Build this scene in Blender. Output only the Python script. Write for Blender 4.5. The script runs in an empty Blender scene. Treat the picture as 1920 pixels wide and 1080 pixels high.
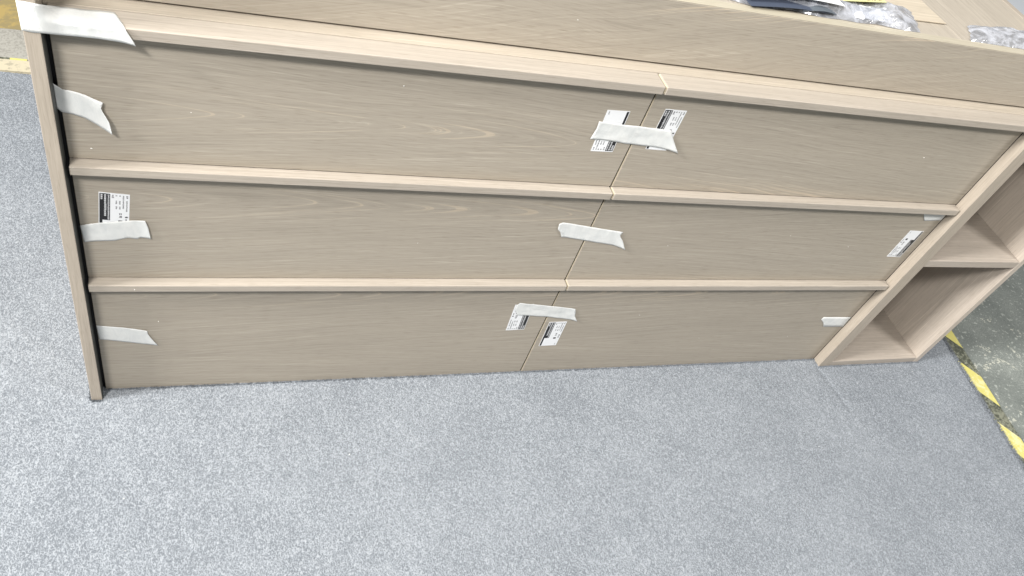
import bpy, bmesh, math, random
import numpy as np
from mathutils import Vector, noise
random.seed(7); rng=np.random.default_rng(7)
S=bpy.context.scene; COL=S.collection

# ---------------- camera ----------------
cd=bpy.data.cameras.new('camera'); cam=bpy.data.objects.new('camera',cd); COL.objects.link(cam); S.camera=cam
cd.sensor_width=36; cd.lens=36*1489.9/1920; cd.shift_x=35.84/1920; cd.shift_y=151.87/1920
cd.clip_start=.02; cd.clip_end=100
cam.location=(.12215,-.92204,1.25568); cam.rotation_euler=(.68158,-.27346,-.26343)

# ---------------- world (soft hall light) with a key lamp and added fill lamps ----------------
W=bpy.data.worlds.new('World'); S.world=W; W.use_nodes=True
bg=W.node_tree.nodes['Background']; bg.inputs[0].default_value=(.97,.99,1,1); bg.inputs[1].default_value=.32
def lamp(loc,target,size,sizey,power,col):
    l=bpy.data.lights.new('key_fill_lamp','AREA'); l.shape='RECTANGLE'; l.size=size; l.size_y=sizey; l.energy=power; l.color=col
    o=bpy.data.objects.new('key_fill_lamp',l); COL.objects.link(o); o.location=loc
    o.rotation_euler=(Vector(target)-Vector(loc)).to_track_quat('-Z','Y').to_euler(); return o
lamp((-.95,-1.55,2.5),(.5,0,.3),.55,.25,86,(1,.97,.94))      # fitting up to the left, in front of the cabinet
lamp((-5.2,-.95,3.9),(.8,-.1,.2),1.2,.6,800,(1,.98,.96))   # added unseen fill, far left: brightens faces turned left
lamp((-.7,-.2,3.5),(-.2,-.1,.0),1.6,.4,46,(1,.985,.96))          # added unseen fill overhead: brightens upward faces and left carpet
lamp((3.0,-1.7,2.7),(1.8,.0,.2),.7,.35,70,(1,.975,.95))        # added unseen fill: brightens the right-hand fronts and carpet
S.view_settings.view_transform='Standard'; S.view_settings.look='None'; S.view_settings.exposure=-.07; S.view_settings.gamma=1

# ---------------- measured dimensions (metres) ----------------
XR=1.6; XC=.8; Z=[None,.2824,.5049,.7065]; H=.0137; RP=.0169; PP=.0236; DT=.0189; YB=.0425; ZT=.804
XL0=-.0224; XL=-.0054; XPR=1.635; XSR=1.922; XSO=1.9387; ZS=.3687; TS=.0186; TB=.0149; DEP=.45; Z0=-.010

# ---------------- node helpers ----------------
def new(name):
    m=bpy.data.materials.new(name); m.use_nodes=True; nt=m.node_tree
    return m,nt,nt.nodes,nt.links,nt.nodes['Principled BSDF']
def N(nt,t,**k):
    n=nt.nodes.new(t)
    for a,b in k.items():
        if a.startswith('i_'):
            key=a[2:]; n.inputs[int(key) if key.isdigit() else key].default_value=b
        else: setattr(n,a,b)
    return n
def math_(nt,op,a,b=None,c=None,clamp=False):
    n=nt.nodes.new('ShaderNodeMath'); n.operation=op; n.use_clamp=clamp
    for i,v in enumerate((a,b,c)):
        if v is None: continue
        if isinstance(v,(int,float)): n.inputs[i].default_value=v
        else: nt.links.new(v,n.inputs[i])
    return n.outputs[0]
def ramp(nt,fac,stops):
    r=nt.nodes.new('ShaderNodeValToRGB'); e=r.color_ramp.elements
    while len(e)<len(stops): e.new(.5)
    for i,(p,c) in enumerate(stops): e[i].position=p; e[i].color=(*c,1) if len(c)==3 else c
    nt.links.new(fac,r.inputs[0]); return r.outputs[0]
def mix(nt,f,a,b,mode='MIX'):
    n=nt.nodes.new('ShaderNodeMix'); n.data_type='RGBA'; n.blend_type=mode
    for i,v in ((0,f),(6,a),(7,b)):
        if isinstance(v,(int,float)): n.inputs[i].default_value=v
        elif isinstance(v,tuple): n.inputs[i].default_value=(*v,1)
        else: nt.links.new(v,n.inputs[i])
    return n.outputs[2]
def noise_(nt,vec,scale,detail=2,rough=.5,dist=0):
    n=N(nt,'ShaderNodeTexNoise'); n.inputs['Scale'].default_value=scale; n.inputs['Detail'].default_value=detail
    n.inputs['Roughness'].default_value=rough; n.inputs['Distortion'].default_value=dist
    nt.links.new(vec,n.inputs['Vector']); return n.outputs['Fac']

def wood(name,grain,tone=1.0,seed=0.0,figure=1.0,tint=(1,1,1),across=None):
    """veneer: grain = axis the fibres run along; across = the axis across the face"""
    m,nt,nd,lk,p=new(name)
    tc=N(nt,'ShaderNodeTexCoord'); oi=N(nt,'ShaderNodeObjectInfo')
    off=N(nt,'ShaderNodeVectorMath',operation='SCALE'); cmb=N(nt,'ShaderNodeCombineXYZ')
    rnd=oi.outputs['Random']
    for i in range(3): lk.new(rnd,cmb.inputs[i])
    lk.new(cmb.outputs[0],off.inputs[0]); off.inputs['Scale'].default_value=7.3
    ad=N(nt,'ShaderNodeVectorMath',operation='ADD'); lk.new(tc.outputs['Object'],ad.inputs[0]); lk.new(off.outputs[0],ad.inputs[1])
    ad2=N(nt,'ShaderNodeVectorMath',operation='ADD'); lk.new(ad.outputs[0],ad2.inputs[0]); ad2.inputs[1].default_value=(seed,seed*1.7,seed*.6)
    sep=N(nt,'ShaderNodeSeparateXYZ'); lk.new(ad2.outputs[0],sep.inputs[0])
    g='XYZ'.index(grain); oth=[i for i in range(3) if i!=g]
    G=sep.outputs[g]; A=math_(nt,'ADD',sep.outputs[oth[0]],sep.outputs[oth[1]])
    # slow waviness
    def vec(a,b,c):
        q=N(nt,'ShaderNodeCombineXYZ'); 
        for i,v in enumerate((a,b,c)):
            if isinstance(v,(int,float)): q.inputs[i].default_value=v
            else: lk.new(v,q.inputs[i])
        return q.outputs[0]
    w1=noise_(nt,vec(math_(nt,'MULTIPLY',G,1.6),math_(nt,'MULTIPLY',A,5),0),1,2)
    w2=noise_(nt,vec(math_(nt,'MULTIPLY',G,9),math_(nt,'MULTIPLY',A,26),3.3),1,2)
    Aw=math_(nt,'ADD',A,math_(nt,'MULTIPLY_ADD',w1,.024*figure,math_(nt,'MULTIPLY',w2,.005)))
    # cathedral figure: distance from a pith line every ~.24 m across
    md=math_(nt,'PINGPONG',Aw,.16); d=math_(nt,'SQRT',math_(nt,'ADD',math_(nt,'MULTIPLY',md,md),.00012))
    u=math_(nt,'MULTIPLY_ADD',G,.055*figure,d)
    rings=noise_(nt,vec(math_(nt,'MULTIPLY',u,390),math_(nt,'MULTIPLY',G,2.2),0),1,3,.65)
    fib=noise_(nt,vec(math_(nt,'MULTIPLY',G,8.5),math_(nt,'MULTIPLY',Aw,520),1.7),1,3,.65)
    pore=noise_(nt,vec(math_(nt,'MULTIPLY',G,38),math_(nt,'MULTIPLY',Aw,900),5.1),1,1)
    broad=noise_(nt,vec(math_(nt,'MULTIPLY',G,1.2),math_(nt,'MULTIPLY',Aw,16),9),1,2)
    tipm=math_(nt,'SUBTRACT',1,math_(nt,'MULTIPLY',md,22),clamp=True)     # near the pith: pale knotty flecks
    v=math_(nt,'MULTIPLY_ADD',rings,.55,math_(nt,'MULTIPLY',fib,.50))
    v=math_(nt,'ADD',v,math_(nt,'MULTIPLY',broad,.14))
    v=math_(nt,'SUBTRACT',v,.095)
    t=tone
    c=ramp(nt,v,[(.34,tuple(q*t*k for q,k in zip((.326,.291,.238),tint))),(.47,tuple(q*t*k for q,k in zip((.393,.349,.286),tint))),(.57,tuple(q*t*k for q,k in zip((.418,.373,.306),tint))),(.70,tuple(q*t*k for q,k in zip((.528,.474,.394),tint)))])
    flk=math_(nt,'MULTIPLY',math_(nt,'GREATER_THAN',rings,.60),math_(nt,'MULTIPLY',tipm,.30*figure))
    c=mix(nt,flk,c,(.60*t,.49*t,.36*t))
    pd=math_(nt,'MULTIPLY',math_(nt,'SUBTRACT',.43,pore,clamp=True),2.2,clamp=True)
    c=mix(nt,pd,c,(.22*t,.185*t,.135*t))
    lk.new(c,p.inputs['Base Color'])
    rr=math_(nt,'MULTIPLY_ADD',fib,.2,.34); lk.new(rr,p.inputs['Roughness']); p.inputs['Specular IOR Level'].default_value=.35
    b=N(nt,'ShaderNodeBump'); b.inputs['Strength'].default_value=.18; b.inputs['Distance'].default_value=.0006
    lk.new(math_(nt,'ADD',v,math_(nt,'MULTIPLY',pd,-.8)),b.inputs['Height']); lk.new(b.outputs[0],p.inputs['Normal'])
    return m
WX=wood('oak_veneer_long_grain','X',.88,0.0,1.5); WX2=wood('oak_veneer_box_front','X',.90,3.1,3.4); WZ=wood('oak_veneer_upright_grain','Z',.95,1.2,.4,(1.02,1,1.0))
WY=wood('oak_veneer_cross_grain','Y',1.04,2.2,.5); WI=wood('pale_interior_veneer','X',1.0,9,.3,(1.01,1,1.04)); WIZ=wood('pale_interior_veneer_upright','Z',1.16,4,.3,(1.01,1,1.04)); WT=wood('oak_top_streaky','X',1.0,11,.25,(1.01,1,.99)); WR=wood('oak_rail','X',.96,5,.25,(1.0,1,1.03)); WE=wood('oak_edge_band','X',1.1,6,.15,(1.0,1.02,.96))
WP=wood('pale_board','X',1.3,8,.2,(1.02,1,.95))
def plain(name,c,rough=.6,spec=.3,metal=0):
    m,nt,nd,lk,p=new(name)
    tc=N(nt,'ShaderNodeTexCoord'); n=noise_(nt,tc.outputs['Object'],60,3)
    cc=mix(nt,math_(nt,'MULTIPLY',n,.25),c,tuple(x*.78 for x in c)); lk.new(cc,p.inputs['Base Color'])
    p.inputs['Roughness'].default_value=rough; p.inputs['Specular IOR Level'].default_value=spec; p.inputs['Metallic'].default_value=metal
    return m
DARK=plain('gap_shade_black',(.012,.012,.013),.6); BAND=plain('drawer_end_band',(.62,.54,.40)); INK=plain('black_ink',(.02,.02,.022),.5)  # DARK: near-black for the shade in gaps and behind the drawer fronts
PAPER=plain('label_paper',(.80,.81,.82),.5); WHITEINK=plain('white_print',(.78,.79,.80),.5); CRUMBM=plain('crumb_white',(.85,.84,.80),.8)
YEL=plain('yellow_slip',(.66,.64,.32),.6)

def tape_mat():
    m,nt,nd,lk,p=new('white_masking_tape')
    tc=N(nt,'ShaderNodeTexCoord'); mp=N(nt,'ShaderNodeMapping'); mp.inputs['Scale'].default_value=(1,1,.5); lk.new(tc.outputs['Object'],mp.inputs[0])
    n=noise_(nt,mp.outputs[0],70,4,.6,.6); n2=noise_(nt,mp.outputs[0],900,2)
    c=ramp(nt,n,[(.3,(.70,.72,.71)),(.6,(.80,.81,.79))]); lk.new(c,p.inputs['Base Color'])
    p.inputs['Roughness'].default_value=.55; p.inputs['Specular IOR Level'].default_value=.3
    b=N(nt,'ShaderNodeBump'); b.inputs['Strength'].default_value=.7; b.inputs['Distance'].default_value=.0010
    lk.new(math_(nt,'MULTIPLY_ADD',n2,.25,n),b.inputs['Height']); lk.new(b.outputs[0],p.inputs['Normal'])
    tr=N(nt,'ShaderNodeBsdfTransparent'); mx=N(nt,'ShaderNodeMixShader'); mx.inputs[0].default_value=.82
    lk.new(tr.outputs[0],mx.inputs[1]); lk.new(p.outputs[0],mx.inputs[2])
    lk.new(mx.outputs[0],nd['Material Output'].inputs['Surface']); return m
TAPE=tape_mat()
def film():
    m,nt,nd,lk,p=new('clear_plastic_film')
    tc=N(nt,'ShaderNodeTexCoord'); n=noise_(nt,tc.outputs['Object'],26,4,.6,1.8)
    b=N(nt,'ShaderNodeBump'); b.inputs['Strength'].default_value=.8; b.inputs['Distance'].default_value=.002; lk.new(n,b.inputs['Height'])
    tr=N(nt,'ShaderNodeBsdfTransparent'); tr.inputs[0].default_value=(.93,.94,.96,1)
    gl=N(nt,'ShaderNodeBsdfGlossy'); gl.inputs['Roughness'].default_value=.16; lk.new(b.outputs[0],gl.inputs['Normal'])
    df=N(nt,'ShaderNodeBsdfDiffuse'); df.inputs[0].default_value=(.70,.72,.77,1)
    m1=N(nt,'ShaderNodeMixShader'); m1.inputs[0].default_value=.22; lk.new(tr.outputs[0],m1.inputs[1]); lk.new(gl.outputs[0],m1.inputs[2])
    m2=N(nt,'ShaderNodeMixShader'); lk.new(ramp(nt,n,[(.42,(.12,)*3),(.64,(.46,)*3)]),m2.inputs[0]); lk.new(m1.outputs[0],m2.inputs[1]); lk.new(df.outputs[0],m2.inputs[2])
    lk.new(m2.outputs[0],nd['Material Output'].inputs['Surface']); return m
FILM=film()

def carpet_mat():
    m,nt,nd,lk,p=new('loop_pile_carpet')
    tc=N(nt,'ShaderNodeTexCoord')
    mp=N(nt,'ShaderNodeMapping'); mp.inputs['Rotation'].default_value=(0,0,math.radians(10)); mp.inputs['Scale'].default_value=(1.45,.85,1); lk.new(tc.outputs['Object'],mp.inputs[0])
    n=noise_(nt,mp.outputs[0],340,1,.5,1.1); nf=noise_(nt,mp.outputs[0],620,2,.6); big=noise_(nt,tc.outputs['Object'],5.5,4,.6); mid=noise_(nt,tc.outputs['Object'],28,3)
    wm=noise_(nt,mp.outputs[0],225,0,.5,.5)
    wr=math_(nt,'SUBTRACT',1,math_(nt,'MULTIPLY',math_(nt,'ABSOLUTE',math_(nt,'SUBTRACT',wm,.5)),8.5),clamp=True)
    v=math_(nt,'MULTIPLY_ADD',nf,.24,math_(nt,'MULTIPLY_ADD',n,.50,math_(nt,'MULTIPLY_ADD',wr,.20,.10)))
    v=math_(nt,'ADD',v,math_(nt,'MULTIPLY_ADD',big,.15,math_(nt,'MULTIPLY_ADD',mid,.07,-.18)))
    c=ramp(nt,v,[(.36,(.148,.163,.180)),(.45,(.220,.239,.260)),(.53,(.284,.305,.327)),(.66,(.350,.373,.397))])
    lk.new(c,p.inputs['Base Color']); p.inputs['Roughness'].default_value=.95; p.inputs['Specular IOR Level'].default_value=.1
    b=N(nt,'ShaderNodeBump'); b.inputs['Strength'].default_value=.55; b.inputs['Distance'].default_value=.0022; lk.new(v,b.inputs['Height']); lk.new(b.outputs[0],p.inputs['Normal'])
    return m
CARP=carpet_mat()
def floor_mat():
    m,nt,nd,lk,p=new('worn_epoxy_floor')
    tc=N(nt,'ShaderNodeTexCoord'); o=tc.outputs['Object']
    a=noise_(nt,o,260,3,.7); b_=noise_(nt,o,9,5,.65); s=noise_(nt,o,95,2,.5); w=noise_(nt,o,7,6,.72,.4); w2=noise_(nt,o,150,3,.7)
    base=ramp(nt,math_(nt,'MULTIPLY_ADD',b_,.45,math_(nt,'MULTIPLY',a,.6)),[(.35,(.115,.130,.120)),(.55,(.195,.212,.195)),(.7,(.31,.33,.30))])
    sp=ramp(nt,s,[(.60,(0,0,0)),(.68,(1,1,1))]); c=mix(nt,math_(nt,'MULTIPLY',sp,.5),base,(.50,.53,.48))
    wm=math_(nt,'MULTIPLY',math_(nt,'GREATER_THAN',w,.60),math_(nt,'GREATER_THAN',w2,.50)); c=mix(nt,math_(nt,'MULTIPLY',wm,.75),c,(.60,.60,.50))
    lk.new(c,p.inputs['Base Color']); p.inputs['Roughness'].default_value=.4; p.inputs['Specular IOR Level'].default_value=.4
    b=N(nt,'ShaderNodeBump'); b.inputs['Strength'].default_value=.3; b.inputs['Distance'].default_value=.001; lk.new(a,b.inputs['Height']); lk.new(b.outputs[0],p.inputs['Normal']); return m
FLO=floor_mat()
def worn(name,c,c2,scale=40,thr=.55):
    m,nt,nd,lk,p=new(name); tc=N(nt,'ShaderNodeTexCoord')
    n=noise_(nt,tc.outputs['Object'],scale,6,.75); n2=noise_(nt,tc.outputs['Object'],6,3)
    f=ramp(nt,math_(nt,'MULTIPLY_ADD',n2,.3,math_(nt,'MULTIPLY',n,.8)),[(thr-.02,(0,0,0)),(thr+.06,(1,1,1))])
    lk.new(mix(nt,f,c,c2),p.inputs['Base Color']); p.inputs['Roughness'].default_value=.45; return m
HYEL=worn('hazard_yellow',(.58,.53,.16),(.66,.62,.33),50,.58); HBLK=worn('hazard_black',(.06,.065,.045),(.22,.225,.17),120,.56)
OCHRE=worn('ochre_floor_paint',(.36,.27,.10),(.26,.21,.10),22,.5); STRIPM=worn('pale_threshold',(.52,.47,.34),(.34,.31,.23),70,.62)
GREYF=worn('grey_floor',(.26,.25,.22),(.36,.35,.31),160,.5)

# ---------------- object helpers ----------------
def link(name,me,mat,parent=None,**props):
    o=bpy.data.objects.new(name,me); COL.objects.link(o)
    if mat: me.materials.append(mat)
    if parent: o.parent=parent
    for k,v in props.items(): o[k]=v
    return o
def box(name,x0,x1,y0,y1,z0,z1,mat,parent=None,bev=.0008,**props):
    bm=bmesh.new(); c=((x0+x1)/2,(y0+y1)/2,(z0+z1)/2)
    bmesh.ops.create_cube(bm,size=1); bmesh.ops.scale(bm,vec=(x1-x0,y1-y0,z1-z0),verts=bm.verts); bmesh.ops.translate(bm,vec=c,verts=bm.verts)
    if bev: bmesh.ops.bevel(bm,geom=list(bm.edges),offset=bev,segments=2,profile=.5,affect='EDGES')
    me=bpy.data.meshes.new(name); bm.to_mesh(me); bm.free()
    return link(name,me,mat,parent,**props)
def boxes(name,L,mat,parent=None,**props):
    V=[];F=[]
    for (x0,x1,y0,y1,z0,z1) in L:
        b=len(V); V+=[(x,y,z) for x in(x0,x1) for y in(y0,y1) for z in(z0,z1)]
        F+=[tuple(b+i for i in f) for f in((0,1,3,2),(4,6,7,5),(0,4,5,1),(2,3,7,6),(0,2,6,4),(1,5,7,3))]
    me=bpy.data.meshes.new(name); me.from_pydata(V,[],F); return link(name,me,mat,parent,**props)
def thing(name,label,cat,group=None,loc=(0,0,0)):
    o=bpy.data.objects.new(name,None); COL.objects.link(o); o.empty_display_size=.05; o.location=loc; o['label']=label; o['category']=cat
    if group: o['group']=group
    return o
def tag(o,label,cat,group=None):
    o['label']=label; o['category']=cat
    if group: o['group']=group
    return o

# ---------------- setting ----------------
def sheet(name,pts,z,mat,t=.0,**props):
    me=bpy.data.meshes.new(name); n=len(pts)
    if t: 
        V=[(x,y,z) for x,y in pts]+[(x,y,z-t) for x,y in pts]; F=[tuple(range(n)),tuple(range(2*n-1,n-1,-1))]+[(i,i+n,(i+1)%n+n,(i+1)%n) for i in range(n)]
    else: V=[(x,y,z) for x,y in pts]; F=[tuple(range(n))]
    me.from_pydata(V,[],F); return link(name,me,mat,None,**props)
sheet('concrete_floor',[(-9,-7),(12,-7),(12,12),(-9,12)],-.012,FLO,kind='structure')
xe=lambda y:2.0905+.108*y            # carpet's right-hand edge
sheet('grey_floor',[(-6,.9),(0.6,.9),(.6,1.105),(-6,1.105)],-.0085,GREYF,kind='structure')
sheet('painted_floor',[(-6,1.105),(.6,1.105),(.6,4),(-6,4)],-.0083,OCHRE,kind='structure')
tag(sheet('threshold_strip',[(-1.4,.924),(.6,.922),(.6,.966),(-1.4,.968)],-.001,STRIPM,.006),'pale worn strip at the far left edge of the carpet','floor strip')
pe=thing('tape_end','worn yellow and black tape end beyond the pale strip at the far left','floor tape','yellow and black hazard tapes on the floor')
for nm,xa,xb,mt in(('black_stripe',-.6,-.222,HBLK),('yellow_stripe',-.2215,-.186,HYEL)):
    o=box(nm,xa,xb,.9690,.9815,-.0082,-.0060,mt,pe,bev=0)
def carpet():
    st=.004; x0=-1.1; y0=-1.5; y1=.918
    ys=np.arange(y0,y1,st); nx=int((2.09-x0)/st)+1; ny=len(ys)
    t=np.linspace(0,1,nx); X=x0+(xe(ys)[:,None]-x0)*t[None,:]; Y=np.repeat(ys[:,None],nx,1)
    Zz=rng.normal(0,.0003,X.shape)
    Zz+=.0007*(np.sin(X*900+np.sin(Y*310)*2)*np.sin(Y*780+np.sin(X*270)*2))
    # faint low swells and one pressed crease running out from the cabinet corner
    Zz+=.0008*np.sin(X*7+1)*np.sin(Y*6.1)
    dx=X-(1.597+(-Y-.03)*.175); Zz-=.0022*np.exp(-(dx/.007)**2)*((Y<-.02)&(Y>-.16))
    edge=np.minimum(1,(1-t[None,:])*(3.1)/.012); Zz-= (1-edge)*.004
    Zz-=.0015
    V=np.stack([X,Y,Zz],-1).reshape(-1,3).astype(np.float32)
    i=np.arange(nx-1)[None,:]+np.arange(ny-1)[:,None]*nx; Q=np.stack([i,i+1,i+1+nx,i+nx],-1).reshape(-1,4)
    # skirt round the edge
    me=bpy.data.meshes.new('carpet'); me.vertices.add(len(V)); me.vertices.foreach_set('co',V.ravel())
    me.loops.add(Q.size); me.loops.foreach_set('vertex_index',Q.ravel().astype(np.int32)); me.polygons.add(len(Q)); me.polygons.foreach_set('loop_start',np.arange(0,Q.size,4,dtype=np.int32))
    me.update(calc_edges=True); me.polygons.foreach_set('use_smooth',np.ones(len(Q),bool)); me.validate()
    link('carpet',me,CARP,None,kind='structure')
carpet()
sheet('carpet_backing',[(-1.1,-1.5),(xe(-1.5)-.004,-1.5),(xe(.918)-.004,.918),(-1.1,.918)],-.006,CARP,.006,kind='structure')
def tufts():
    V=[];F=[]
    def tuft(x,y):
        for k in range(2):
            a=random.uniform(0,6.28); w=random.uniform(.0007,.0013); h=random.uniform(.0015,.0042); lx=random.uniform(-.0015,.0015); ly=random.uniform(-.0015,.0008)
            b=len(V); V.extend([(x+w*math.cos(a+q),y+w*math.sin(a+q),-.004) for q in(0,2.09,4.19)]); V.append((x+lx,y+ly,h-.001)); F.extend([(b,b+1,b+3),(b+1,b+2,b+3),(b+2,b,b+3)])
    for i in range(2600): tuft(random.uniform(-.004,XR),random.uniform(-.0045,-.0008))
    for i in range(620): tuft(random.uniform(XR,XSO),-PP-random.uniform(.0008,.004))
    for i in range(1900): tuft(XL0-random.uniform(.0006,.005),random.uniform(-PP,.9))
    for i in range(60): tuft(random.uniform(XL0,XL),-PP-random.uniform(.0008,.004))
    for i in range(900): tuft(XSO+random.uniform(.0006,.004),random.uniform(-PP,DEP))
    for i in range(3500): y=random.uniform(-1.2,.5); tuft(xe(y)+random.uniform(-.005,.0015),y)
    me=bpy.data.meshes.new('carpet_tufts'); me.from_pydata(V,[],F); link('carpet_tufts',me,CARP,None,kind='stuff',label='loose grey yarn ends of the carpet along the cabinet base and the carpet edge')
tufts()

# hazard tape along the right edge of the carpet
def hazard(name,label,ya,yb_,inner,wd,zt,per,phase,slant):
    root=thing(name,label,'floor tape','yellow and black hazard tapes on the floor')
    def seg(nm,s0,s1,mat,n=None):
        # stripe between parameters s0,s1 (along y), slanted across the width
        pts=[(inner(s0),s0),(inner(s0+slant)+wd,s0+slant),(inner(s1+slant)+wd,s1+slant),(inner(s1),s1)]
        me=bpy.data.meshes.new(nm); V=[(x,y,zt) for x,y in pts]+[(x,y,zt-.0008) for x,y in pts]
        me.from_pydata(V,[],[(0,1,2,3),(0,4,5,1),(1,5,6,2),(2,6,7,3),(3,7,4,0)]); link(nm,me,mat,root)
    y=ya+phase
    while y<yb_:
        seg('yellow_stripe',y,y+per*.5,HYEL); seg('black_stripe',y+per*.5,y+per,HBLK); y+=per
hazard('hazard_tape','yellow and black striped tape along the right edge of the carpet',-1.3,.6,lambda y:xe(y)+.0,.050,-.004,.195,.012,-.062)

# ---------------- cabinet ----------------
cab=thing('storage_cabinet','wide pale oak cabinet with six drawers and open shelves at its right end','cabinet')
P=lambda *a,**k: box(*a,parent=cab,**k)
P('side_panel',XL0,XL,-PP,DEP,Z0,.93,WZ)
P('divider_panel',XR+.0024,XPR,-PP,DEP,Z0,Z[3]-.0005,WZ)
P('top_panel',XL+.0003,XPR,DT+.0018,DEP,Z[3]-.018,Z[3]-.0004,WT)
P('back_panel',XL+.0003,XR+.002,DEP-.008,DEP-.0005,Z0,Z[3]-.0185,WX)
P('interior_shade',XL+.0002,XR+.0018,DT+.004,DT+.008,Z0,Z[3]-.0185,DARK,bev=0)  # shade inside the carcass, put in as a near-black sheet
P('left_gap_shade',XL+.0004,-.0012,.006,DT+.0035,Z0,Z[3]-.02,DARK,bev=0)  # shade in the gap left of the drawers, painted near-black
P('base_panel',XPR+.0002,XSR-.0002,-PP+.0006,DEP,Z0,TB,WI)
P('shelf',XPR+.0002,XSR-.0002,-PP+.0006,DEP-.009,ZS-TS,ZS,WI)
P('right_end_panel',XSR,XSO,-PP,DEP,Z0,Z[3]-.0005,WIZ)
P('shelf_back_panel',XPR+.0002,XSR-.0002,DEP-.008,DEP-.0005,TB+.0002,Z[3]-.019,WIZ)
P('shelf_unit_top',XPR+.0002,XSR-.0002,-PP+.0006,DEP,Z[3]-.018,Z[3]-.0007,WX)
DGREY=plain('dark_grey_strip',(.05,.052,.048),.5)
P('inner_dark_strip',XL+.0001,XL+.0007,-PP+.001,.0055,Z0,Z[3],DGREY,bev=0)  # thin dark grey strip over the side panel's inner face
P('divider_gap_shade',XR-.0003,XR+.0023,.0006,DT,Z0,Z[3]-.02,DARK,bev=0)  # near-black strip stands for the shade in the divider gap
P('centre_gap_shade',XC-.0020,XC+.0008,.0027,DT,Z0,Z[3]-.02,DARK,bev=0)  # shade between the drawer columns, put in as a near-black strip
zl=[Z0+.002,Z[1]+.0012,Z[2]+.0012]
for r in range(3):
    for c in range(2):
        xa,xb=((0,XC-.0021) if c==0 else (XC+.0016,XR-.0004))
        hgt=H if r<2 else .0134
        dy=0
        f=box('drawer_front',xa,xb,-dy,DT,zl[r],Z[r+1]-hgt-.0001,WX,cab)
        box('pull_rail',xa,xb,-RP-dy,DT,Z[r+1]-hgt,Z[r+1],WR,f,bev=.0012)
        if c: box('end_band',xa-.0007,xa-.0001,-dy+.0004,.0026,zl[r]+.0006,Z[r+1]-hgt-.001,BAND,f,bev=0); box('end_band',xa-.0007,xa-.0001,-RP-dy+.0012,DT-.001,Z[r+1]-hgt+.001,Z[r+1]-.001,BAND,f,bev=0)

# box standing on the cabinet
bx=thing('bed_base_box','brown oak box with a pale top edge standing on the drawer cabinet','box')
bb=Z[3]+.0022
box('front_board',XL+.0015,1.652,YB,YB+.0185,bb,ZT,WX2,bx)
box('edge_band',XL+.0015,1.652,YB+.0003,YB+.0182,ZT+.0001,ZT+.0012,WE,bx,bev=.0003)
box('end_board',1.636,1.652,YB+.0188,.62,bb,ZT-.0006,WZ,bx)
box('left_end_board',XL+.0015,XL+.018,YB+.0188,.62,bb,ZT-.0006,WZ,bx)
box('back_board',XL+.0185,1.6355,.602,.62,bb,ZT-.001,WX,bx)
xs=[XL+.0185,.33,.72,1.10,1.372,1.6355]
for i in range(5): box('top_board',xs[i]+.0003,xs[i+1]-.0003,YB+.0188,.6015,ZT-.016,ZT-.0008,WY,bx)
box('box_gap_shade',XL+.02,1.63,YB+.01,YB+.03,Z[3]+.0002,bb-.0002,DARK,bx,bev=0)  # near-black bar stands for the shade in the gap under the box
# loose pale board lying on the box
bd=box('loose_board',-.36,0,0,.32,0,.0022,WP,None,bev=.0005); bd.location=(1.3665,.108,ZT+.0004); bd.rotation_euler=(0,0,math.radians(3.5))
tag(bd,'thin pale board lying on top of the box beside the plastic bag','board')

# ---------------- labels ----------------
def glyph(L,x,z,w,h,y):
    t=w*.16
    pat=random.randint(0,4)
    hs=[.1,.5,.9] if pat!=1 else [.3,.9]
    for q in hs: L.append((x+w*random.uniform(0,.15),x+w*random.uniform(.8,1),y-.00004,y,z+h*q-t/2,z+h*q+t/2))
    vs={0:[.5],1:[.2,.8],2:[.1,.9],3:[.35,.75],4:[.5,.9]}[pat]
    for q in vs: L.append((x+w*q-t/2,x+w*q+t/2,y-.00005,y-.00001,z+h*.05,z+h*random.uniform(.8,1)))
def sticker(cx,cz,tilt,flip,label):
    w,h=.0388,.0755
    o=box('product_label',-w/2,w/2,-.00035,-.00005,-h/2,h/2,PAPER,None,bev=0)
    o.location=(cx,0,cz); o.rotation_euler=(0,math.radians(tilt)+(math.pi if flip else 0),0)
    tag(o,label,'label','printed labels stuck on the drawer fronts')
    U=lambda u:-w/2+u*w; Vv=lambda v:h/2-v*h
    y=-.00038
    B=[(U(.025),U(.37),y-.00004,y,Vv(.665),Vv(.02)),(U(.025),U(.125),y-.00004,y,Vv(.985),Vv(.665))]
    boxes('black_panel',B,INK,o)
    Wt=[];K=[]; yw=y-.00007; yk=y
    def colm(L,u,v0,v1,size,yy,gap=1.15):
        v=v0
        while v+size*w/h*0.9<v1: glyph(L,U(u),Vv(v)-size*w*.9,size*w,size*w*.9,yy); v+=size*w/h*gap
    colm(Wt,.055,.04,.185,.075,yw); colm(Wt,.17,.04,.60,.075,yw); colm(Wt,.29,.04,.655,.052,yw)
    colm(K,.42,.04,.13,.07,yk); 
    for u,v1 in((.54,.40),(.655,.40)):
        colm(K,u,.04,.10,.06,yk); colm(K,u,.17,.26,.05,yk); colm(K,u,.31,v1,.06,yk)
    colm(K,.77,.04,.38,.05,yk); colm(K,.885,.04,.13,.06,yk); colm(K,.885,.16,.44,.05,yk)
    colm(K,.66,.47,.62,.10,yk,1.3); colm(K,.885,.54,.60,.075,yk); colm(K,.87,.61,.70,.06,yk)
    K.append((U(.64),U(.78),y-.00006,y,Vv(.71),Vv(.65))); K.append((U(.86),U(.93),y-.00006,y,Vv(.575),Vv(.55)))
    colm(K,.86,.90,.97,.04,yk)
    boxes('white_print',Wt,WHITEINK,o); boxes('black_print',K,INK,o)
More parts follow.
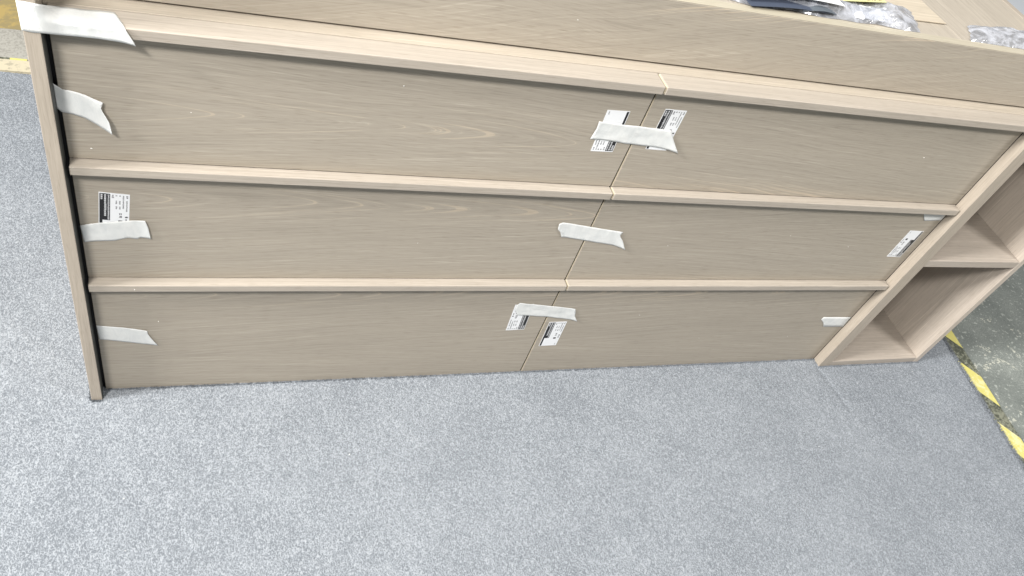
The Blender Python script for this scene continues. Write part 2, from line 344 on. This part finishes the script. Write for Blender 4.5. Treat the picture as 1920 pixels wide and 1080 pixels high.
LB=[(.7518,.6119,-1.5,True,'printed label with black band right, left of the drawer gap, top drawer row'),
 (.8474,.6226,0,False,'printed label with black band left, right of the drawer gap, top drawer row'),
 (.0451,.4119,5,False,'printed label near the left side panel, middle drawer row, half under tape'),
 (.7408,.1758,-2.5,True,'printed label hanging below the tape, bottom drawer row, left of the gap'),
 (.8310,.1225,-1.7,False,'printed label below the tape, bottom drawer row, right of the gap'),
 (1.5586,.3949,1,True,'printed label next to the right divider panel, middle drawer row')]
for a in LB: sticker(*a)

# ---------------- masking tape pieces ----------------
def resample(p,n):
    p=[Vector(q) for q in p]; d=[0]
    for a,b in zip(p,p[1:]): d.append(d[-1]+(b-a).length)
    out=[]
    for i in range(n):
        s=d[-1]*i/(n-1); k=max(j for j in range(len(d)) if d[j]<=s+1e-12); k=min(k,len(p)-2)
        out.append(p[k].lerp(p[k+1],(s-d[k])/max(1e-9,d[k+1]-d[k])))
    return out
def tape(name,top,right,bottom,left,label,fn,nu=40,nv=12):
    """all edges as (x,z); top/bottom left to right, left/right top to bottom"""
    T=resample(top,nu);B=resample(bottom,nu);Rr=resample(right,nv);L=resample(left,nv)
    V=[]
    for j in range(nv):
        v=j/(nv-1)
        for i in range(nu):
            u=i/(nu-1)
            c=(1-v)*T[i]+v*B[i]+(1-u)*L[j]+u*Rr[j]-((1-u)*(1-v)*T[0]+u*(1-v)*T[-1]+(1-u)*v*B[0]+u*v*B[-1])
            V.append(fn(c.x,c.y,u,v))
    F=[(j*nu+i,(j+1)*nu+i,(j+1)*nu+i+1,j*nu+i+1) for j in range(nv-1) for i in range(nu-1)]
    me=bpy.data.meshes.new(name); me.from_pydata(V,[],F); me.polygons.foreach_set('use_smooth',[True]*len(F))
    o=link(name,me,TAPE); so=o.modifiers.new('s','SOLIDIFY'); so.thickness=.00008; so.offset=0
    tag(o,label,'tape','white masking tape pieces holding the drawers shut'); return o
def flat(lift=.0,tx=1,tz=1,sx=.015,y0=-.0009,wr=.00025):
    def f(x,z,u,v):
        y=y0-wr*(noise.noise(Vector((x*60,z*90,u)))+.6)
        if lift: y-=lift*max(0,(u-1+sx))/sx*max(0,v-.15) if tx else 0
        return (x,y,z)
    return f
def lifted(amount,start,cornerbias=.2,leftup=0,**k):
    b=flat(**k)
    def f(x,z,u,v):
        x,y,z=b(x,z,u,v); a=max(0,(u-start)/(1-start))
        y-=amount*a*a*(cornerbias+(1-cornerbias)*v)
        if leftup: y-=leftup*max(0,(.06-u)/.06)
        return (x,y,z)
    return f
def t1f(x,z,u,v):
    s=min(1,max(0,(x+.005)/.02)); s=s*s*(3-2*s)
    ya,za=-PP-.0008,z
    z2=z-.0039; slope=.585
    if z2>Z[3]: yb_=-RP-.0016+(z2-Z[3])/slope; zb=Z[3]+.0013+.0015*math.sin(u*9)**2*.4
    else: yb_=-RP-.0016; zb=z2
    # round the fold
    k=.0035
    if abs(z2-Z[3])<k: yb_-=.0004; zb=min(zb,Z[3]+.0007)
    if u>.8: yb_-=.003*((u-.8)/.2)**2*(.2+v)
    return (x,ya*(1-s)+yb_*s-.0002*noise.noise(Vector((x*70,z*70,0))),za*(1-s)+zb*s)
tape('masking_tape',[(-.0238,.7297),(-.015,.7297),(.0021,.7279),(.0238,.7272),(.0496,.7277),(.0686,.7284)],[(.0686,.7284),(.0715,.7244),(.0783,.7145),(.0875,.6975),(.0897,.6928)],
 [(-.0234,.6959),(-.0136,.6944),(-.0008,.6948),(.0279,.6953),(.053,.6952),(.0773,.6936),(.0897,.6928)],[(-.0238,.7297),(-.0234,.6959)],
 'widest white tape, from the left side panel over the top pull rail',t1f)
tape('masking_tape',[(-.0045,.6160),(.0050,.6086),(.0107,.6084),(.0179,.6069),(.0274,.6042),(.0369,.5999),(.0471,.5964)],[(.0471,.5964),(.0440,.5877),(.0476,.581),(.0522,.5712),(.0545,.5553)],
 [(-.0045,.5815),(.0,.5765),(.0114,.5745),(.0251,.5695),(.0422,.5607),(.0545,.5553)],[(-.0045,.6160),(-.0045,.5815)],
 'white tape with a lifted torn corner at the left of the top left drawer',lifted(.011,.42,.25))
tape('masking_tape',[(.0000,.3900),(.0145,.393),(.0296,.3961),(.0517,.399),(.0656,.4011),(.0844,.4029)],[(.0844,.4029),(.0880,.3892),(.0902,.3692)],
 [(.0021,.3571),(.0105,.3589),(.0419,.3614),(.0599,.3672),(.0725,.3655),(.0755,.3688),(.0902,.3692)],[(.0000,.3900),(.0021,.3571)],
 'white tape over the printed label at the left of the middle left drawer',lifted(.003,.75,.5,wr=.0005))
tape('masking_tape',[(.0002,.1732),(.0153,.1702),(.0386,.1668),(.0748,.1576)],[(.0748,.1576),(.0752,.1493),(.0804,.138),(.0895,.1199)],
 [(.0016,.1381),(.032,.1314),(.0681,.1229),(.0895,.1199)],[(.0002,.1732),(.0016,.1381)],
 'white tape with a pointed right end on the bottom left drawer',lifted(.002,.7,.3))
tape('masking_tape',[(.7252,.6289),(.7488,.6277),(.7698,.6267),(.7984,.6263),(.832,.6248),(.8557,.6240)],[(.8557,.6240),(.8693,.6061),(.88,.5933),(.8868,.5853)],
 [(.7229,.5962),(.755,.5961),(.785,.593),(.8198,.5917),(.8504,.5899),(.8665,.588),(.8868,.5853)],[(.7252,.6289),(.7260,.6162),(.7248,.6064),(.7229,.5962)],
 'white tape joining two printed labels across the drawer gap, top row',lifted(.005,.8,.1,wr=.0006))
tape('masking_tape',[(.7345,.422),(.7406,.4247),(.7621,.4218),(.8009,.4159),(.835,.4108),(.8671,.4068)],[(.8671,.4068),(.864,.3994),(.8674,.3944),(.8754,.3861),(.8888,.365)],
 [(.7499,.3913),(.7923,.3849),(.8326,.3782),(.862,.3737),(.8888,.365)],[(.7345,.422),(.7360,.4098),(.7437,.4025),(.7499,.3913)],
 'white tape alone across the drawer gap, middle row',lifted(.003,.85,.2,.0012,wr=.0004))
tape('masking_tape',[(.7273,.2191),(.7506,.2158),(.7982,.2091),(.852,.2005)],[(.852,.2005),(.8560,.1900),(.8577,.1812),(.869,.1646)],
 [(.7331,.1836),(.7586,.1815),(.7979,.1775),(.8417,.1701),(.869,.1646)],[(.7273,.2191),(.7222,.2116),(.7225,.1993),(.7331,.1836)],
 'white tape across the drawer gap, bottom row, over a printed label',lifted(.003,.85,.2,wr=.0006))
tape('masking_tape',[(1.5329,.4810),(1.5966,.4804)],[(1.5966,.4804),(1.5969,.4643)],[(1.5524,.461),(1.5969,.4643)],[(1.5329,.4810),(1.541,.472),(1.5524,.461)],
 'short white tape tucked under the pull rail at the divider, middle row',flat(),20,6)
tape('masking_tape',[(1.5120,.1612),(1.597,.159)],[(1.597,.159),(1.5981,.1241)],[(1.5362,.1258),(1.5981,.1241)],[(1.5120,.1612),(1.5085,.1543),(1.529,.1376),(1.5362,.1258)],
 'short white tape at the divider end of the bottom right drawer',flat(),20,6)

# ---------------- plastic bags, papers ----------------
def crumple(name,poly,h,z0,label,cat,seed,nx=46,ny=30,fold=.5,mat=FILM):
    (a,b,c,d)=[Vector(q) for q in poly]; V=[]
    for j in range(ny):
        v=j/(ny-1)
        for i in range(nx):
            u=i/(nx-1); p=(a*(1-u)+b*u)*(1-v)+(d*(1-u)+c*u)*v
            n=noise.noise(Vector((p.x*13+seed,p.y*17,0))); n2=noise.noise(Vector((p.x*40,p.y*45+seed,3)))
            ridge=(1-abs(noise.noise(Vector((p.x*17+seed,p.y*22,7))))*2.2)
            e=min(1,min(u,1-u,v,1-v)*6); e=math.sqrt(max(0,e))
            off=Vector((noise.noise(Vector((v*5,seed,u))),noise.noise(Vector((u*7,seed,5)))))*.008*(1-e)
            V.append((p.x+off.x,p.y+off.y,z0+.0012+h*e*(.35+.5*n+.18*n2+.35*max(0,ridge))*.9 if e>0 else z0+.0012))
    V=[(x,y,max(z,z0+.0012)) for x,y,z in V]
    F=[(j*nx+i,j*nx+i+1,(j+1)*nx+i+1,(j+1)*nx+i) for j in range(ny-1) for i in range(nx-1)]
    me=bpy.data.meshes.new(name); me.from_pydata(V,[],F); o=link(name,me,mat); tag(o,label,cat); so=o.modifiers.new('s','SOLIDIFY'); so.thickness=.0002; return o
ZB=ZT-.0006
crumple('plastic_bag',[(.86,.066),(1.275,.064),(1.305,.125),(.86,.235)],.020,ZB,'long crumpled clear plastic bag of papers on the box behind its front edge','plastic bag',3)
crumple('plastic_bag',[(1.39,.062),(1.595,.064),(1.60,.135),(1.43,.118)],.016,ZB,'small crumpled clear plastic bag near the right end of the box','plastic bag',9)
def curved(name,x0,x1,y0,y1,z,amp,mat,ang,parent=None,th=.0004,n=16,ph=0):
    V=[];
    for i in range(n+1):
        u=i/n
        for yy in (y0,y1): V.append((x0+(x1-x0)*u,yy,z+amp*math.sin(math.pi*(u*.9+ph))))
    F=[(2*i,2*i+2,2*i+3,2*i+1) for i in range(n)]
    me=bpy.data.meshes.new(name); me.from_pydata(V,[],F); o=link(name,me,mat,parent); so=o.modifiers.new('s','SOLIDIFY'); so.thickness=th; return o
bk=thing('booklet','white folded booklet with a dark printed cover inside the long plastic bag','booklet',None,(1.02,.10,ZB+.003)); bk.rotation_euler=(0,0,math.radians(4))
curved('white_page',-.11,.088,-.030,.10,.012,.006,PAPER,0,bk)
curved('dark_cover',-.10,.070,-.041,.09,.003,.004,plain('dark_cover',(.07,.085,.12),.3),0,bk)
curved('grey_panel',.0,.066,-.0415,-.02,.0042,.0037,plain('dark_print_panel',(.12,.14,.16),.4),0,bk)
crumple('bag_glare_sheet',[(1.135,.070),(1.205,.072),(1.232,.118),(1.150,.115)],.010,ZB+.004,'crumpled white sheet standing for the bright reflection at the right end of the long plastic bag','glare sheet',5,20,14,mat=PAPER)  # bright reflection on the film, put in as a white sheet
yl=thing('yellow_slip','yellow printed slip at the top edge of the picture above the plastic bag','paper slip',None,(1.172,.136,ZB+.012)); yl.rotation_euler=(0,0,math.radians(11))
box('slip',-.055,.06,-.022,.07,0,.0005,YEL,yl,bev=0)
L=[]
for q in range(17):
    x=-.049+q*.0062
    for k in range(4):
        a=random.uniform(0,.004); b_=random.uniform(-.0185,-.0125); L.append((x+a*.3,x+a*.3+random.uniform(.001,.004),b_,b_+random.uniform(.0009,.002),.00055,.0006))
boxes('printed_text',L,INK,yl)

# ---------------- crumbs ----------------
def crumb(x,y,z,s,label):
    bm=bmesh.new(); bmesh.ops.create_icosphere(bm,subdivisions=1,radius=s)
    for v in bm.verts: v.co*=random.uniform(.4,1.1)
    bmesh.ops.scale(bm,vec=(random.uniform(.5,1.1),.5,random.uniform(.4,.9)),verts=bm.verts)
    me=bpy.data.meshes.new('crumb'); bm.to_mesh(me); bm.free(); o=link('crumb',me,CRUMBM); o.location=(x,y,z)
    tag(o,label,'crumb','white crumbs on the cabinet and carpet')
cr=[((.416,.6574),.0014,'tiny white crumb right of the middle of the top left drawer, under its pull rail'),((.1482,.5898),.0012,'tiny white crumb right of the lifted tape on the top left drawer'),((.0278,.5241),.0018,'tiny white crumb just above the middle left pull rail by the side panel'),((.0928,.1802),.0019,'tiny white crumb above the pointed tape on the bottom left drawer'),((.4949,.3688),.0014,'tiny white crumb alone on the middle left drawer'),
 ((1.2422,.4098),.0012,'tiny white crumb highest on the middle right drawer'),((.9774,.3754),.0012,'tiny white crumb right of the tape on the middle right drawer'),((1.4098,.3838),.0013,'tiny white crumb near the divider on the middle right drawer'),((1.0096,.1782),.0014,'tiny white crumb on the upper left of the bottom right drawer'),((1.2014,.0966),.0012,'tiny white crumb low on the middle of the bottom right drawer'),((1.4525,.0933),.0013,'tiny white crumb low on the right of the bottom right drawer'),((1.4126,.6114),.0018,'tiny white crumb alone on the top right drawer')]
for (x,z),s,w in cr: crumb(x,-.0012,z,s,w)
crumb(.063,-RP-.0012,.2755,.0015,'tiny white crumb on the bottom left pull rail')
crumb(.653,YB-.001,.758,.0013,'tiny white crumb on the front of the upper box')

for (x,y),w in (((.0298,-.2238),'white fleck on the carpet in front of the left side panel'),((.4056,-.1736),'white fleck on the carpet in front of the left drawers'),((1.8934,-.0564),'white fleck on the carpet in front of the open shelves'),((1.4642,-.2482),'white fleck on the carpet in front of the right drawers'),((.0326,-.3165),'white fleck on the carpet at the lower left')):
    crumb(x,y,.0005,.0016,w)
tag(sheet('far_sheet',[(3.4,1.2),(6.5,1.6),(6.5,4.6),(2.9,3.4)],.05,plain('pale_blue_sheet',(.80,.84,.88),.5),.05),'pale blue-grey flat sheet on the floor far beyond the box corner','sheet')  # plain pale sheet lying far off on the floor
